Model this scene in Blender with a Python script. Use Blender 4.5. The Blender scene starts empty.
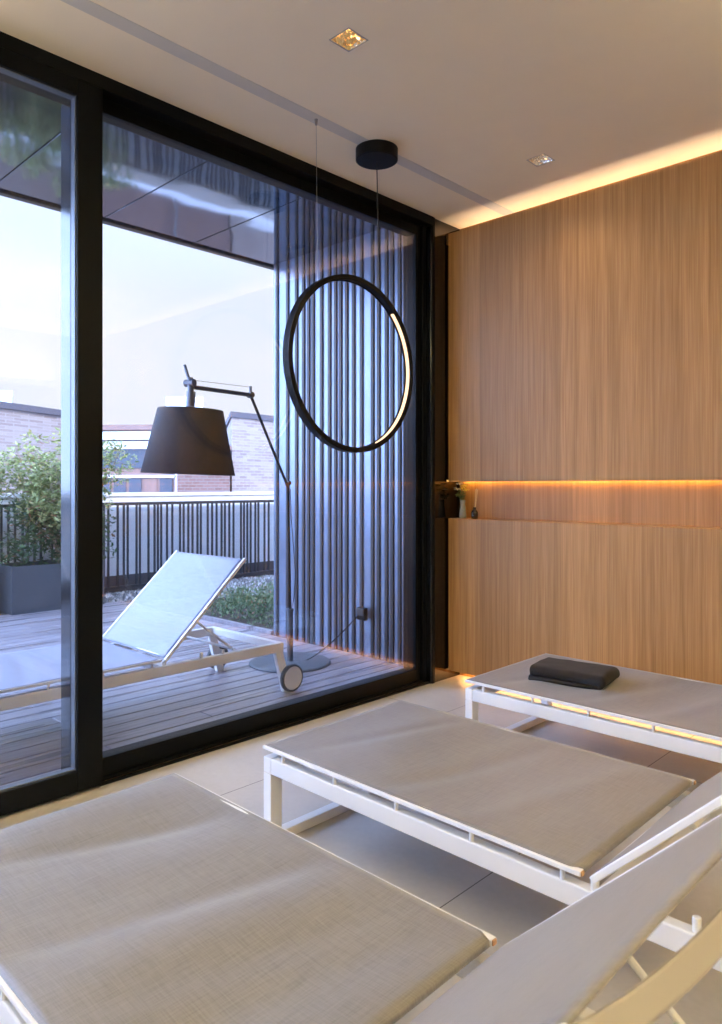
import bpy, bmesh, math, random
from mathutils import Vector, Matrix, noise
random.seed(7)
C = bpy.context.scene.collection
SC = bpy.context.scene
PI = math.pi

# ------------------------------------------------------------------ camera
SA, CA = math.sin(math.radians(44.1)), math.cos(math.radians(44.1))
CAMZ, F, HOR = 1.22, 722.6, 486.0
cd = bpy.data.cameras.new('camera'); cam = bpy.data.objects.new('camera', cd); C.objects.link(cam)
cam.location = (0, 0, CAMZ); cam.rotation_euler = (PI/2, 0, math.radians(44.1))
cd.sensor_fit = 'HORIZONTAL'; cd.sensor_width = 24; cd.lens = 24*F/722
cd.shift_y = -(512-HOR)/722; cd.clip_start = .02; cd.clip_end = 300
cd.dof.use_dof = True; cd.dof.focus_distance = 3.2; cd.dof.aperture_fstop = 7.0
SC.camera = cam

# ------------------------------------------------------------------ world, sun, exposure
SC.view_settings.view_transform = 'Standard'; SC.view_settings.look = 'None'
SC.view_settings.gamma = 1; SC.view_settings.use_curve_mapping = False
SC.view_settings.exposure = 0.0
SKY = 2.75; SKYB = 3.7
w = bpy.data.worlds.new('sky'); SC.world = w; w.use_nodes = True
nt = w.node_tree; nt.nodes.clear()
def wn(t, **k):
    n = nt.nodes.new(t)
    for a, b in k.items(): setattr(n, a, b)
    return n
tc = wn('ShaderNodeTexCoord'); sp = wn('ShaderNodeSeparateXYZ'); nt.links.new(tc.outputs['Generated'], sp.inputs[0])
rp = wn('ShaderNodeValToRGB'); nt.links.new(sp.outputs['Z'], rp.inputs[0])
e = rp.color_ramp.elements
e[0].position = 0.0; e[0].color = (.385, .415, .47, 1); e[1].position = 1; e[1].color = (.40, .60, 1.0, 1)
a = e.new(.06); a.color = (.385, .405, .455, 1); a = e.new(.25); a.color = (.36, .40, .475, 1); a = e.new(.5); a.color = (.42, .60, .95, 1)
mp = wn('ShaderNodeMapping'); mp.inputs['Scale'].default_value = (2, 2, 7); nt.links.new(tc.outputs['Generated'], mp.inputs[0])
nz = wn('ShaderNodeTexNoise'); nz.inputs['Scale'].default_value = 2.2; nz.inputs['Detail'].default_value = 5; nt.links.new(mp.outputs[0], nz.inputs['Vector'])
r2 = wn('ShaderNodeValToRGB'); nt.links.new(nz.outputs['Fac'], r2.inputs[0])
r2.color_ramp.elements[0].position = .42; r2.color_ramp.elements[0].color = (0, 0, 0, 1)
r2.color_ramp.elements[1].position = .7; r2.color_ramp.elements[1].color = (.6, .6, .6, 1)
mx = wn('ShaderNodeMix', data_type='RGBA'); nt.links.new(r2.outputs[0], mx.inputs[0]); nt.links.new(rp.outputs[0], mx.inputs[6])
mx.inputs[7].default_value = (.41, .42, .45, 1)
# unseen sky towards -Y, boosted and made bluer to light terrace and room
r3 = wn('ShaderNodeMapRange'); nt.links.new(sp.outputs['Y'], r3.inputs[0]); r3.inputs[1].default_value = .28; r3.inputs[2].default_value = -.2; r3.inputs[3].default_value = 0; r3.inputs[4].default_value = 1
m2 = wn('ShaderNodeMix', data_type='RGBA'); nt.links.new(r3.outputs[0], m2.inputs[0]); nt.links.new(mx.outputs[2], m2.inputs[6]); m2.inputs[7].default_value = (SKYB*.47, SKYB*.66, SKYB*1.10, 1)
bg = wn('ShaderNodeBackground'); bg.inputs['Strength'].default_value = SKY; nt.links.new(m2.outputs[2], bg.inputs[0])
ow = wn('ShaderNodeOutputWorld'); nt.links.new(bg.outputs[0], ow.inputs[0])

def light(name, kind, loc, energy, color, target=None, parent=None, **k):
    d = bpy.data.lights.new(name, kind); d.energy = energy; d.color = color
    for a, b in k.items(): setattr(d, a, b)
    o = bpy.data.objects.new(name, d); C.objects.link(o); o.location = loc
    if target is not None:
        o.rotation_euler = (Vector(target)-Vector(loc)).to_track_quat('-Z', 'Y').to_euler()
    if parent: o.parent = parent
    return o
SUN_EL = math.radians(33.5)
light('sun', 'SUN', (0, 0, 10), 3.2, (1, .93, .84), target=(-math.cos(SUN_EL)*.985*10, -math.cos(SUN_EL)*.05*10, 10-math.sin(SUN_EL)*10), angle=.02)
DOWN_W = 9; UP_S = 80; FILL_UP = 300; WARM = (1, .78, .50)

# ------------------------------------------------------------------ helpers
def P(u, v, d):
    lat = (u-361)/F*d
    return Vector((CA*lat-SA*d, SA*lat+CA*d, CAMZ-(v-HOR)/F*d))
def atX(u, X):            # Y on the plane X = const at image column u
    r = (u-361)/F; d = X/(CA*r-SA); return (SA*r+CA)*d, d
def atY(u, Y):
    r = (u-361)/F; d = Y/(SA*r+CA); return (CA*r-SA)*d, d

class MB:
    def __init__(s): s.v = []; s.f = []; s.m = []; s.mi = 0
    def add(s, vs, fs):
        n = len(s.v); s.v += [tuple(p) for p in vs]
        for f in fs: s.f.append([i+n for i in f]); s.m.append(s.mi)
        return s
    def box(s, x0, y0, z0, x1, y1, z1):
        x0, x1 = min(x0, x1), max(x0, x1); y0, y1 = min(y0, y1), max(y0, y1); z0, z1 = min(z0, z1), max(z0, z1)
        return s.add([(x0,y0,z0),(x1,y0,z0),(x1,y1,z0),(x0,y1,z0),(x0,y0,z1),(x1,y0,z1),(x1,y1,z1),(x0,y1,z1)],
              [(0,3,2,1),(4,5,6,7),(0,1,5,4),(1,2,6,5),(2,3,7,6),(3,0,4,7)])
    def sweep(s, pts, prof, up=(0,0,1), closed=False):
        pts = [Vector(p) for p in pts]; n = len(pts); k = len(prof); vs = []
        for i, p in enumerate(pts):
            if closed: t = pts[(i+1) % n]-pts[i-1]
            else: t = pts[min(i+1, n-1)]-pts[max(i-1, 0)]
            t.normalize(); u = Vector(up)
            if abs(t.dot(u)) > .98: u = Vector((1, 0, 0)) if abs(t.x) < .9 else Vector((0, 1, 0))
            a = t.cross(u).normalized(); b = a.cross(t).normalized()
            vs += [p+a*x+b*y for x, y in prof]
        fs = []
        for i in range(n if closed else n-1):
            j = (i+1) % n
            for q in range(k):
                r = (q+1) % k; fs.append((i*k+q, i*k+r, j*k+r, j*k+q))
        if not closed: fs.append(tuple(range(k))[::-1]); fs.append(tuple((n-1)*k+q for q in range(k)))
        return s.add(vs, fs)
    def tube(s, pts, r, seg=12, closed=False):
        return s.sweep(pts, [(r*math.cos(2*PI*i/seg), r*math.sin(2*PI*i/seg)) for i in range(seg)], closed=closed)
    def bar(s, pts, wd, ht, up=(0,0,1), closed=False):
        a, b = wd/2, ht/2
        return s.sweep(pts, [(-a,-b),(a,-b),(a,b),(-a,b)], up=up, closed=closed)
    def lathe(s, prof, c=(0,0,0), seg=32, axis='Z'):
        vs = []; k = len(prof)
        for i in range(seg):
            t = 2*PI*i/seg
            for r, z in prof:
                p = (r*math.cos(t), r*math.sin(t), z)
                if axis == 'Y': p = (p[0], p[2], p[1])
                if axis == 'X': p = (p[2], p[0], p[1])
                vs.append((p[0]+c[0], p[1]+c[1], p[2]+c[2]))
        fs = []
        for i in range(seg):
            j = (i+1) % seg
            for q in range(k-1): fs.append((i*k+q, j*k+q, j*k+q+1, i*k+q+1))
        return s.add(vs, fs)
    def build(s, name, mats, parent=None, smooth=False, bevel=0, seg=2):
        me = bpy.data.meshes.new(name); me.from_pydata(s.v, [], s.f); me.update()
        if not isinstance(mats, (list, tuple)): mats = [mats]
        for m in mats: me.materials.append(m)
        me.polygons.foreach_set('material_index', s.m)
        bm = bmesh.new(); bm.from_mesh(me)
        bmesh.ops.recalc_face_normals(bm, faces=bm.faces); bm.to_mesh(me); bm.free()
        if smooth: me.shade_smooth() if hasattr(me, 'shade_smooth') else None
        o = bpy.data.objects.new(name, me); C.objects.link(o)
        if parent: o.parent = parent
        if bevel:
            b = o.modifiers.new('bevel', 'BEVEL'); b.width = bevel; b.segments = seg; b.limit_method = 'ANGLE'; b.angle_limit = .6
        return o
def tag(o, label=None, cat=None, group=None, kind=None):
    if label: o['label'] = label
    if cat: o['category'] = cat
    if group: o['group'] = group
    if kind: o['kind'] = kind
    return o
def empty(name, loc=(0,0,0), rz=0, **k):
    o = bpy.data.objects.new(name, None); C.objects.link(o); o.location = loc; o.rotation_euler = (0, 0, rz)
    o.empty_display_size = .1
    return tag(o, **k)
def copy_tree(o, parent=None):
    c = o.copy(); C.objects.link(c)
    if parent: c.parent = parent
    for ch in o.children: copy_tree(ch, c)
    return c

# ------------------------------------------------------------------ materials
class Mat:
    def __init__(s, name):
        s.m = bpy.data.materials.new(name); s.m.use_nodes = True; s.t = s.m.node_tree; s.t.nodes.clear()
        s.o = s.n('ShaderNodeOutputMaterial'); s.tc = s.n('ShaderNodeTexCoord')
    def n(s, t, **k):
        n = s.t.nodes.new(t)
        for a, b in k.items(): setattr(n, a, b)
        return n
    def l(s, a, b): s.t.links.new(a, b)
    def map(s, scale=(1,1,1), rot=(0,0,0), src='Object'):
        m = s.n('ShaderNodeMapping'); m.inputs['Scale'].default_value = scale; m.inputs['Rotation'].default_value = rot
        s.l(s.tc.outputs[src], m.inputs[0]); return m.outputs[0]
    def noise(s, vec, scale, detail=4, rough=.5):
        n = s.n('ShaderNodeTexNoise'); n.inputs['Scale'].default_value = scale; n.inputs['Detail'].default_value = detail
        n.inputs['Roughness'].default_value = rough; s.l(vec, n.inputs['Vector']); return n.outputs['Fac']
    def ramp(s, fac, stops):
        r = s.n('ShaderNodeValToRGB'); s.l(fac, r.inputs[0]); e = r.color_ramp.elements
        e[0].position = stops[0][0]; e[0].color = (*stops[0][1], 1); e[1].position = stops[-1][0]; e[1].color = (*stops[-1][1], 1)
        for p, c in stops[1:-1]: x = e.new(p); x.color = (*c, 1)
        return r.outputs[0]
    def mix(s, fac, a, b, mode='MIX'):
        m = s.n('ShaderNodeMix', data_type='RGBA', blend_type=mode)
        for sock, val in ((m.inputs[0], fac), (m.inputs[6], a), (m.inputs[7], b)):
            if isinstance(val, (int, float)): sock.default_value = val
            elif isinstance(val, tuple): sock.default_value = (*val, 1)
            else: s.l(val, sock)
        return m.outputs[2]
    def bump(s, h, strength, dist=.002):
        b = s.n('ShaderNodeBump'); b.inputs['Strength'].default_value = strength; b.inputs['Distance'].default_value = dist
        s.l(h, b.inputs['Height']); return b.outputs[0]
    def bsdf(s, color, rough=.5, metal=0, normal=None, spec=.5, sheen=0, coat=0, trans=0, emis=None, es=0):
        b = s.n('ShaderNodeBsdfPrincipled')
        if isinstance(color, tuple): b.inputs['Base Color'].default_value = (*color, 1)
        else: s.l(color, b.inputs['Base Color'])
        if isinstance(rough, (int, float)): b.inputs['Roughness'].default_value = rough
        else: s.l(rough, b.inputs['Roughness'])
        b.inputs['Metallic'].default_value = metal; b.inputs['Specular IOR Level'].default_value = spec
        b.inputs['Sheen Weight'].default_value = sheen; b.inputs['Coat Weight'].default_value = coat
        b.inputs['Transmission Weight'].default_value = trans
        if emis: b.inputs['Emission Color'].default_value = (*emis, 1); b.inputs['Emission Strength'].default_value = es
        if normal: s.l(normal, b.inputs['Normal'])
        s.l(b.outputs[0], s.o.inputs[0]); return s.m

def simple(name, col, rough=.5, metal=0, var=.06, vs=6, **k):
    m = Mat(name); v = m.map()
    f = m.noise(v, vs, 3)
    c = m.ramp(f, [(.3, tuple(max(0, x*(1-var)) for x in col)), (.7, tuple(min(1, x*(1+var)) for x in col))])
    return m.bsdf(c, rough, metal, **k)

def glass_mat(name, tint=(.975, .974, .985), ior=1.4):
    m = Mat(name)
    fr = m.n('ShaderNodeFresnel'); ge = m.n('ShaderNodeNewGeometry')
    iv = m.n('ShaderNodeMath', operation='MULTIPLY_ADD'); m.l(ge.outputs['Backfacing'], iv.inputs[0])   # same reflectance on both faces of the thin sheet
    iv.inputs[1].default_value = 1/ior-ior; iv.inputs[2].default_value = ior; m.l(iv.outputs[0], fr.inputs['IOR'])
    tr = m.n('ShaderNodeBsdfTransparent'); tr.inputs[0].default_value = (*tint, 1)
    gl = m.n('ShaderNodeBsdfGlossy'); gl.inputs['Roughness'].default_value = .012
    mx = m.n('ShaderNodeMixShader'); m.l(fr.outputs[0], mx.inputs[0]); m.l(tr.outputs[0], mx.inputs[1]); m.l(gl.outputs[0], mx.inputs[2])
    m.l(mx.outputs[0], m.o.inputs[0]); return m.m

def emit(name, col, s):
    m = Mat(name); e = m.n('ShaderNodeEmission'); e.inputs[0].default_value = (*col, 1); e.inputs[1].default_value = s
    m.l(e.outputs[0], m.o.inputs[0]); return m.m

def wood_mat():
    m = Mat('oak_veneer')
    tc = m.tc.outputs['Object']
    # veneer leaves of irregular width: colour picked per strip of X
    sx = m.n('ShaderNodeSeparateXYZ'); m.l(tc, sx.inputs[0])
    vo = m.n('ShaderNodeTexVoronoi', voronoi_dimensions='1D'); vo.inputs['Scale'].default_value = 4.0; vo.inputs['Randomness'].default_value = .75
    m.l(sx.outputs['X'], vo.inputs['W'])
    pc = m.n('ShaderNodeSeparateColor'); m.l(vo.outputs['Color'], pc.inputs[0])
    # offset the grain per leaf
    cb = m.n('ShaderNodeCombineXYZ'); mu = m.n('ShaderNodeMath', operation='MULTIPLY'); mu.inputs[1].default_value = 9
    m.l(pc.outputs[1], mu.inputs[0]); m.l(mu.outputs[0], cb.inputs['Z'])
    va = m.n('ShaderNodeVectorMath', operation='ADD'); m.l(tc, va.inputs[0]); m.l(cb.outputs[0], va.inputs[1])
    def mp(sc):
        q = m.n('ShaderNodeMapping'); q.inputs['Scale'].default_value = sc; m.l(va.outputs[0], q.inputs[0]); return q.outputs[0]
    # cathedral grain
    wv = m.n('ShaderNodeTexWave', wave_type='BANDS', bands_direction='X'); wv.inputs['Scale'].default_value = 3.5
    wv.inputs['Distortion'].default_value = 16; wv.inputs['Detail'].default_value = 3; wv.inputs['Detail Scale'].default_value = 1.4
    m.l(mp((1.3, 1, .16)), wv.inputs['Vector'])
    fine = m.noise(mp((170, 60, 3.0)), 1, 3, .55)
    broad = m.noise(mp((5, 3, .5)), 1, 3)
    streak = m.noise(mp((34, 20, .45)), 1, 3, .6)
    c = m.ramp(fine, [(.2, (.34, .166, .053)), (.5, (.44, .228, .079)), (.8, (.53, .297, .114))])
    c = m.mix(.75, c, m.ramp(streak, [(.3, (.72, .68, .62)), (.5, (.97, .97, .96)), (.7, (1.1, 1.1, 1.08))]), 'MULTIPLY')
    c = m.mix(.25, c, m.ramp(wv.outputs['Fac'], [(.0, (.80, .77, .72)), (1, (1, 1, 1))]), 'MULTIPLY')
    lf = m.ramp(pc.outputs[0], [(0, (.66, .63, .60)), (.3, (.84, .82, .80)), (.6, (.98, .98, .98)), (1, (1.12, 1.12, 1.12))])
    c = m.mix(1, c, lf, 'MULTIPLY')
    c = m.mix(.5, c, m.ramp(broad, [(.3, (.8, .79, .77)), (.7, (1, 1, 1))]), 'MULTIPLY')
    return m.bsdf(c, .46, normal=m.bump(fine, .25, .001), spec=.35)

def fabric_mat(name, base, warmth=1):
    m = Mat(name)
    a = m.noise(m.map((14, 400, 60)), 1, 3, .6)      # threads along x
    b = m.noise(m.map((400, 14, 60)), 1, 3, .6)      # threads along y
    ma = m.n('ShaderNodeMath', operation='ADD'); m.l(a, ma.inputs[0]); m.l(b, ma.inputs[1])
    mh = m.n('ShaderNodeMath', operation='MULTIPLY'); m.l(ma.outputs[0], mh.inputs[0]); mh.inputs[1].default_value = .5
    c = m.ramp(mh.outputs[0], [(.36, tuple(x*.76 for x in base)), (.5, base), (.64, tuple(min(1, x*1.2) for x in base))])
    slub = m.noise(m.map((6, 1.2, 1)), 1, 3)
    c = m.mix(.4, c, m.ramp(slub, [(.35, (.84, .80, .78)), (.65, (1, 1, 1))]), 'MULTIPLY')
    return m.bsdf(c, .40, normal=m.bump(mh.outputs[0], .5, .001), spec=.6, sheen=.24)

def deck_mat():
    m = Mat('weathered_deck_boards')
    f = m.noise(m.map((60, 2.5, 1)), 1, 4, .6); b = m.noise(m.map((8, .5, 1)), 1, 3)
    c = m.ramp(f, [(.3, (.18, .165, .175)), (.55, (.31, .29, .315)), (.75, (.43, .41, .45))])
    c = m.mix(.7, c, m.ramp(b, [(.35, (.72, .66, .64)), (.65, (1.05, 1.05, 1.08))]), 'MULTIPLY')
    ge = m.n('ShaderNodeNewGeometry')
    isl = m.ramp(ge.outputs['Random Per Island'], [(0, (.78, .76, .76)), (1, (1.08, 1.08, 1.1))])
    c = m.mix(1, c, isl, 'MULTIPLY')
    rg = m.ramp(b, [(.3, (.22,)*3), (.7, (.42,)*3)])
    return m.bsdf(c, rg, normal=m.bump(f, .3, .002), spec=.6)

def brick_mat(name, c1, c2, mortar):
    m = Mat(name); br = m.n('ShaderNodeTexBrick')
    sp = m.n('ShaderNodeSeparateXYZ'); m.l(m.tc.outputs['Object'], sp.inputs[0])
    ad = m.n('ShaderNodeMath', operation='ADD'); m.l(sp.outputs['X'], ad.inputs[0]); m.l(sp.outputs['Y'], ad.inputs[1])
    cb = m.n('ShaderNodeCombineXYZ'); m.l(ad.outputs[0], cb.inputs[0]); m.l(sp.outputs['Z'], cb.inputs[1])
    m.l(cb.outputs[0], br.inputs['Vector'])
    br.inputs['Color1'].default_value = (*c1, 1); br.inputs['Color2'].default_value = (*c2, 1); br.inputs['Mortar'].default_value = (*mortar, 1)
    br.inputs['Scale'].default_value = 1; br.inputs['Brick Width'].default_value = .26; br.inputs['Row Height'].default_value = .085; br.inputs['Mortar Size'].default_value = .01
    return m.bsdf(br.outputs['Color'], .85)

def leaf_mat(name, c1, c2):
    m = Mat(name); ge = m.n('ShaderNodeNewGeometry')
    c = m.ramp(ge.outputs['Random Per Island'], [(0, c1), (.6, c2), (.9, tuple(x*1.5 for x in c2)), (1, (.35, .16, .10))])
    b = m.n('ShaderNodeBsdfPrincipled'); m.l(c, b.inputs['Base Color']); b.inputs['Roughness'].default_value = .5
    t = m.n('ShaderNodeBsdfTranslucent'); m.l(c, t.inputs[0])
    mx = m.n('ShaderNodeMixShader'); mx.inputs[0].default_value = .3
    m.l(b.outputs[0], mx.inputs[1]); m.l(t.outputs[0], mx.inputs[2]); m.l(mx.outputs[0], m.o.inputs[0]); return m.m

def floor_mat():
    m = Mat('large_format_tile')
    sp = m.n('ShaderNodeSeparateXYZ'); m.l(m.tc.outputs['Object'], sp.inputs[0])
    n = m.noise(m.map((1.2, 1.2, 1)), 2, 6, .6); n2 = m.noise(m.map((14, 14, 1)), 3, 4, .6)
    c = m.ramp(n, [(.3, (.50, .475, .445)), (.7, (.60, .575, .54))])
    c = m.mix(.35, c, m.ramp(n2, [(.3, (.85,)*3), (.7, (1.05,)*3)]), 'MULTIPLY')
    def line(sock, off, period, wd):
        a = m.n('ShaderNodeMath', operation='SUBTRACT'); m.l(sock, a.inputs[0]); a.inputs[1].default_value = off-period*20
        b = m.n('ShaderNodeMath', operation='MODULO'); m.l(a.outputs[0], b.inputs[0]); b.inputs[1].default_value = period
        d = m.n('ShaderNodeMath', operation='LESS_THAN'); m.l(b.outputs[0], d.inputs[0]); d.inputs[1].default_value = wd
        return d.outputs[0]
    s = m.n('ShaderNodeMath', operation='MAXIMUM'); m.l(line(sp.outputs['X'], -1.292, 1.09, .004), s.inputs[0]); m.l(line(sp.outputs['Y'], .92, 2.18, .004), s.inputs[1])
    c = m.mix(s.outputs[0], c, (.13, .12, .11))
    return m.bsdf(c, m.ramp(n, [(.3, (.30,)*3), (.7, (.40,)*3)]), spec=.4)

M = dict(
 wood=wood_mat(), fabric=fabric_mat('woven_taupe_sling', (.188, .181, .184)), fabric_out=fabric_mat('woven_white_sling', (.25, .28, .41)),
 floor=floor_mat(), deck=deck_mat(), glass=glass_mat('clear_glass'),
 ceiling=simple('ceiling_paint', (.78, .69, .54), .8, var=.012), wall=simple('wall_paint', (.38, .36, .33), .8, var=.02),
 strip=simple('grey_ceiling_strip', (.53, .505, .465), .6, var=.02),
 frame=simple('black_aluminium', (.0035, .0045, .0055), .38, var=.1, spec=.10), frame2=simple('black_gloss_panel', (.004, .004, .004), .08, var=.1, spec=.6),
 gloss=simple('satin_grey_metal', (.085, .092, .10), .12, metal=.9),
 alu=simple('grey_blue_aluminium', (.13, .15, .18), .35, metal=.5),
 bow_dim=simple('dimmed_bow_coat', (.31, .29, .28), .5, var=.03),  # white frame coat darkened for the bow, standing in for weaker light there
 brass=simple('threshold_brass', (.55, .36, .18), .35, metal=.9),
 white=simple('white_powder_coat', (.86, .86, .85), .38, var=.02), rubber=simple('grey_rubber', (.05, .05, .055), .6),
 hub=simple('pale_wheel_disc', (.78, .80, .84), .5), cap=simple('copper_end_plug', (.45, .25, .12), .5),
 black=simple('matt_black', (.004, .004, .004), .5, spec=.2), blackshade=simple('black_lamp_textile', (.035, .037, .042), .75, var=.15, vs=60),
 steel=simple('brushed_steel', (.35, .35, .36), .3, metal=.9), wire=simple('dark_wire', (.05, .05, .05), .4, metal=.5),
 towel=None, cladding=simple('blue_grey_cladding', (.23, .275, .37), .27, metal=.5, var=.08), slat=simple('dark_slat', (.022, .02, .022), .5),
 soffit=None, parapet=simple('white_render', (.86, .87, .88), .8, var=.03), foot_shade=simple('parapet_foot_shade', (.09, .09, .10), .8),
 rail=simple('anthracite_rail', (.03, .033, .038), .45), planter=simple('anthracite_planter', (.075, .085, .10), .5, var=.1),
 soil=simple('dark_soil', (.05, .035, .025), .9, var=.3, vs=30), gravelbed=simple('gravel_bed', (.22, .20, .19), .9, var=.4, vs=60),
 leaf=leaf_mat('shrub_leaves', (.17, .22, .07), (.36, .40, .17)), leaf_shade=leaf_mat('shaded_shrub_leaves', (.03, .07, .03), (.07, .13, .05)),
 sedum=leaf_mat('sedum_leaves', (.07, .12, .05), (.15, .21, .10)), bark=simple('pale_bark', (.38, .30, .24), .8, var=.2, vs=30),
 brick=brick_mat('pale_brick', (.26, .21, .21), (.38, .34, .34), (.37, .35, .36)), brick2=brick_mat('red_brick', (.16, .09, .08), (.21, .13, .12), (.20, .18, .18)),
 coping=simple('dark_coping', (.10, .10, .13), .6), fascia=simple('pale_fascia', (.62, .70, .78), .6), roof=simple('brown_roof', (.22, .14, .12), .8),
 winglass=simple('blue_window_glass', (.03, .045, .07), .25), render=simple('white_masonry', (.80, .82, .88), .8),
 asphalt=simple('street_paving', (.2, .2, .2), .9), stem=simple('green_stem', (.10, .16, .05), .6),
 petal=simple('yellow_petals', (.75, .62, .08), .6), petalw=simple('cream_petals', (.75, .72, .6), .6), bottle=simple('dark_amber_glass', (.02, .01, .006), .1),
 reed=simple('pale_reeds', (.65, .48, .26), .7), silver=simple('hammered_silver_foil', (.72, .66, .58), .18, metal=1), gold=None,
)
def towel_mat():
    m = Mat('charcoal_terry'); n = m.noise(m.map((1, 1, 1)), 260, 3, .7)
    c = m.ramp(n, [(.3, (.012, .010, .010)), (.7, (.040, .035, .034))])
    return m.bsdf(c, .95, normal=m.bump(n, .8, .003), spec=.1, sheen=.08)
M['towel'] = towel_mat()
def foil(name, col):
    m = Mat(name); n = m.noise(m.map((1, 1, 1)), 70, 2, .5)
    v = m.n('ShaderNodeTexVoronoi'); v.inputs['Scale'].default_value = 55; m.l(m.tc.outputs['Object'], v.inputs['Vector'])
    return m.bsdf(col, .22, metal=1, normal=m.bump(v.outputs['Distance'], .55, .005))
M['gold'] = foil('hammered_gold_foil', (.96, .82, .58)); M['silver'] = foil('hammered_silver_foil', (.9, .86, .8))
def soffit_mat():
    m = Mat('glossy_soffit_panel'); n = m.noise(m.map((1, .8, 1)), 1.4, 2)
    return m.bsdf((.135, .155, .195), .06, metal=.85, normal=m.bump(n, .28, .02))
M['soffit'] = soffit_mat()

# ------------------------------------------------------------------ room shell
H = 2.88; GX = -2.78; YB = 3.80; YW = 3.66; XR = 2.3; YF = -2.6
b = MB(); b.box(GX-.30, YF, -.12, XR, YB, 0); tag(b.build('floor', M['floor']), kind='structure')
# ceiling with square holes for the downlights
DL = [(-1.905, 1.90), (-1.905, 3.28), (-1.905, .52), (-1.905, -.86), (-.3, 2.59), (-.3, 1.21), (-.3, -.17), (1.2, 2.59), (1.2, 1.21), (1.2, -.17)]  # first two are in view, the others added to light the room
hs = .053
xs = sorted({GX-.06, XR} | {x+s for x, _ in DL for s in (-hs, hs)}); ys = sorted({YF, YB} | {y+s for _, y in DL for s in (-hs, hs)})
b = MB()
vid = {}
for z in (H, H+.14):
    for i in range(len(xs)-1):
        for j in range(len(ys)-1):
            cx, cy = (xs[i]+xs[i+1])/2, (ys[j]+ys[j+1])/2
            if any(abs(cx-x) < hs and abs(cy-y) < hs for x, y in DL): continue
            ids = []
            for a, c in ((i, j), (i+1, j), (i+1, j+1), (i, j+1)):
                k = (a, c, z)
                if k not in vid: vid[k] = len(b.v); b.v.append((xs[a], ys[c], z))
                ids.append(vid[k])
            b.f.append(ids); b.m.append(0)
for x, y in DL:
    q = [(x-hs, y-hs), (x+hs, y-hs), (x+hs, y+hs), (x-hs, y+hs)]
    for k in range(4):
        a, c = q[k], q[(k+1) % 4]
        b.add([(*a, H), (*c, H), (*c, H+.14), (*a, H+.14)], [(0, 1, 2, 3)])
tag(b.build('ceiling', M['ceiling']), kind='structure')
b = MB(); b.box(GX-.3, YF-.2, H+.18, XR+.2, YB+.2, H+.42); tag(b.build('roof_slab', M['wall']), kind='structure')
b = MB(); b.box(-2.455, YF, H-.0015, -2.385, YB-.003, H+.004); tag(b.build('ceiling_band', M['strip']), kind='structure')  # band slightly greyer than the ceiling, flush with it
b = MB(); b.box(XR, YF-.2, -.1, XR+.2, YB+.2, H+.18); tag(b.build('wall_right', M['wall']), kind='structure')
b = MB(); b.box(GX-.3, YF-.2, -.1, XR, YF, H+.18); tag(b.build('wall_front', M['wall']), kind='structure')
# back wall: oak faced, recessed base, recessed top and a long niche
b = MB()
b.box(GX-.02, YB, -.1, XR, YB+.2, H+.18)
NT, NB = 1.247, 1.016
b.box(GX+.001, YW, NT+.012, XR, YW+.018, 2.812)           # upper face
b.box(GX+.001, YW, NT, XR, YW+.018, NT+.012)              # lip of the niche
b.box(GX+.001, YW+.018, 2.74, XR, YB, 2.755)              # light shelf behind the upper edge
b.box(GX+.001, YW+.055, NT+.012, XR, YB, NT+.03)          # niche top
b.box(GX+.001, YB-.012, NB, XR, YB, NT+.012)              # niche back
b.box(GX+.001, YW, .058, XR, YB, NB)                      # lower block with niche shelf
tag(b.build('wall_back', M['wood'], bevel=.0012, seg=1), kind='structure')

LEDC = (1, .50, .17)
def led(name, x0, y0, z0, x1, y1, z1, s, label, col=LEDC):
    r = empty(name, (x0, y0, z0), label=label, cat='light strip')
    b = MB(); b.box(0, 0, 0, x1-x0, y1-y0, (z1-z0)*.4); b.build('aluminium_channel', M['steel'], r)
    b = MB(); b.box(0, .001, (z1-z0)*.4, x1-x0, y1-y0-.001, z1-z0); b.build('diffuser', emit(name+'_glow', col, s), r)
    return r
led('light_strip', GX+.03, YB-.055, 2.757, XR-.02, YB-.04, 2.769, 25, 'warm light strip hidden in the slot between oak wall and ceiling', (1, .76, .52))
# niche strip, light side down/back
r = empty('light_strip', (GX+.03, YB-.038, NT+.0015), label='warm light strip tucked under the top lip of the oak niche', cat='light strip')
b = MB(); b.box(0, 0, 0, XR-GX-.05, .014, .010); b.build('diffuser', emit('niche_glow', (1, .56, .15), 17), r)
r = empty('light_strip', (GX+.03, YB-.05, .038), label='warm light strip at floor level below the oak wall', cat='light strip')
b = MB(); b.box(0, 0, 0, XR-GX-.05, .016, .010); b.build('diffuser', emit('floor_glow', (1, .50, .17), 26), r)
b = MB(); b.box(0, -.004, .010, XR-GX-.05, .02, .0195); b.build('aluminium_channel', M['steel'], r)

# unseen uplight ledge on the right wall, added to brighten the ceiling
r = empty('added_ledge_light', (XR-.16, YF+.3, 2.30), label='long unseen ledge light added on the wall to brighten the ceiling', cat='added light')
b = MB(); b.box(0, 0, -.02, .16, 5.6, 0); b.box(0, 0, 0, .012, 5.6, .05); b.build('ledge', M['white'], r)
b = MB(); b.box(.03, .02, .002, .13, 5.58, .016); b.build('diffuser', emit('uplight_glow', (1, .89, .52), UP_S), r)

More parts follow.
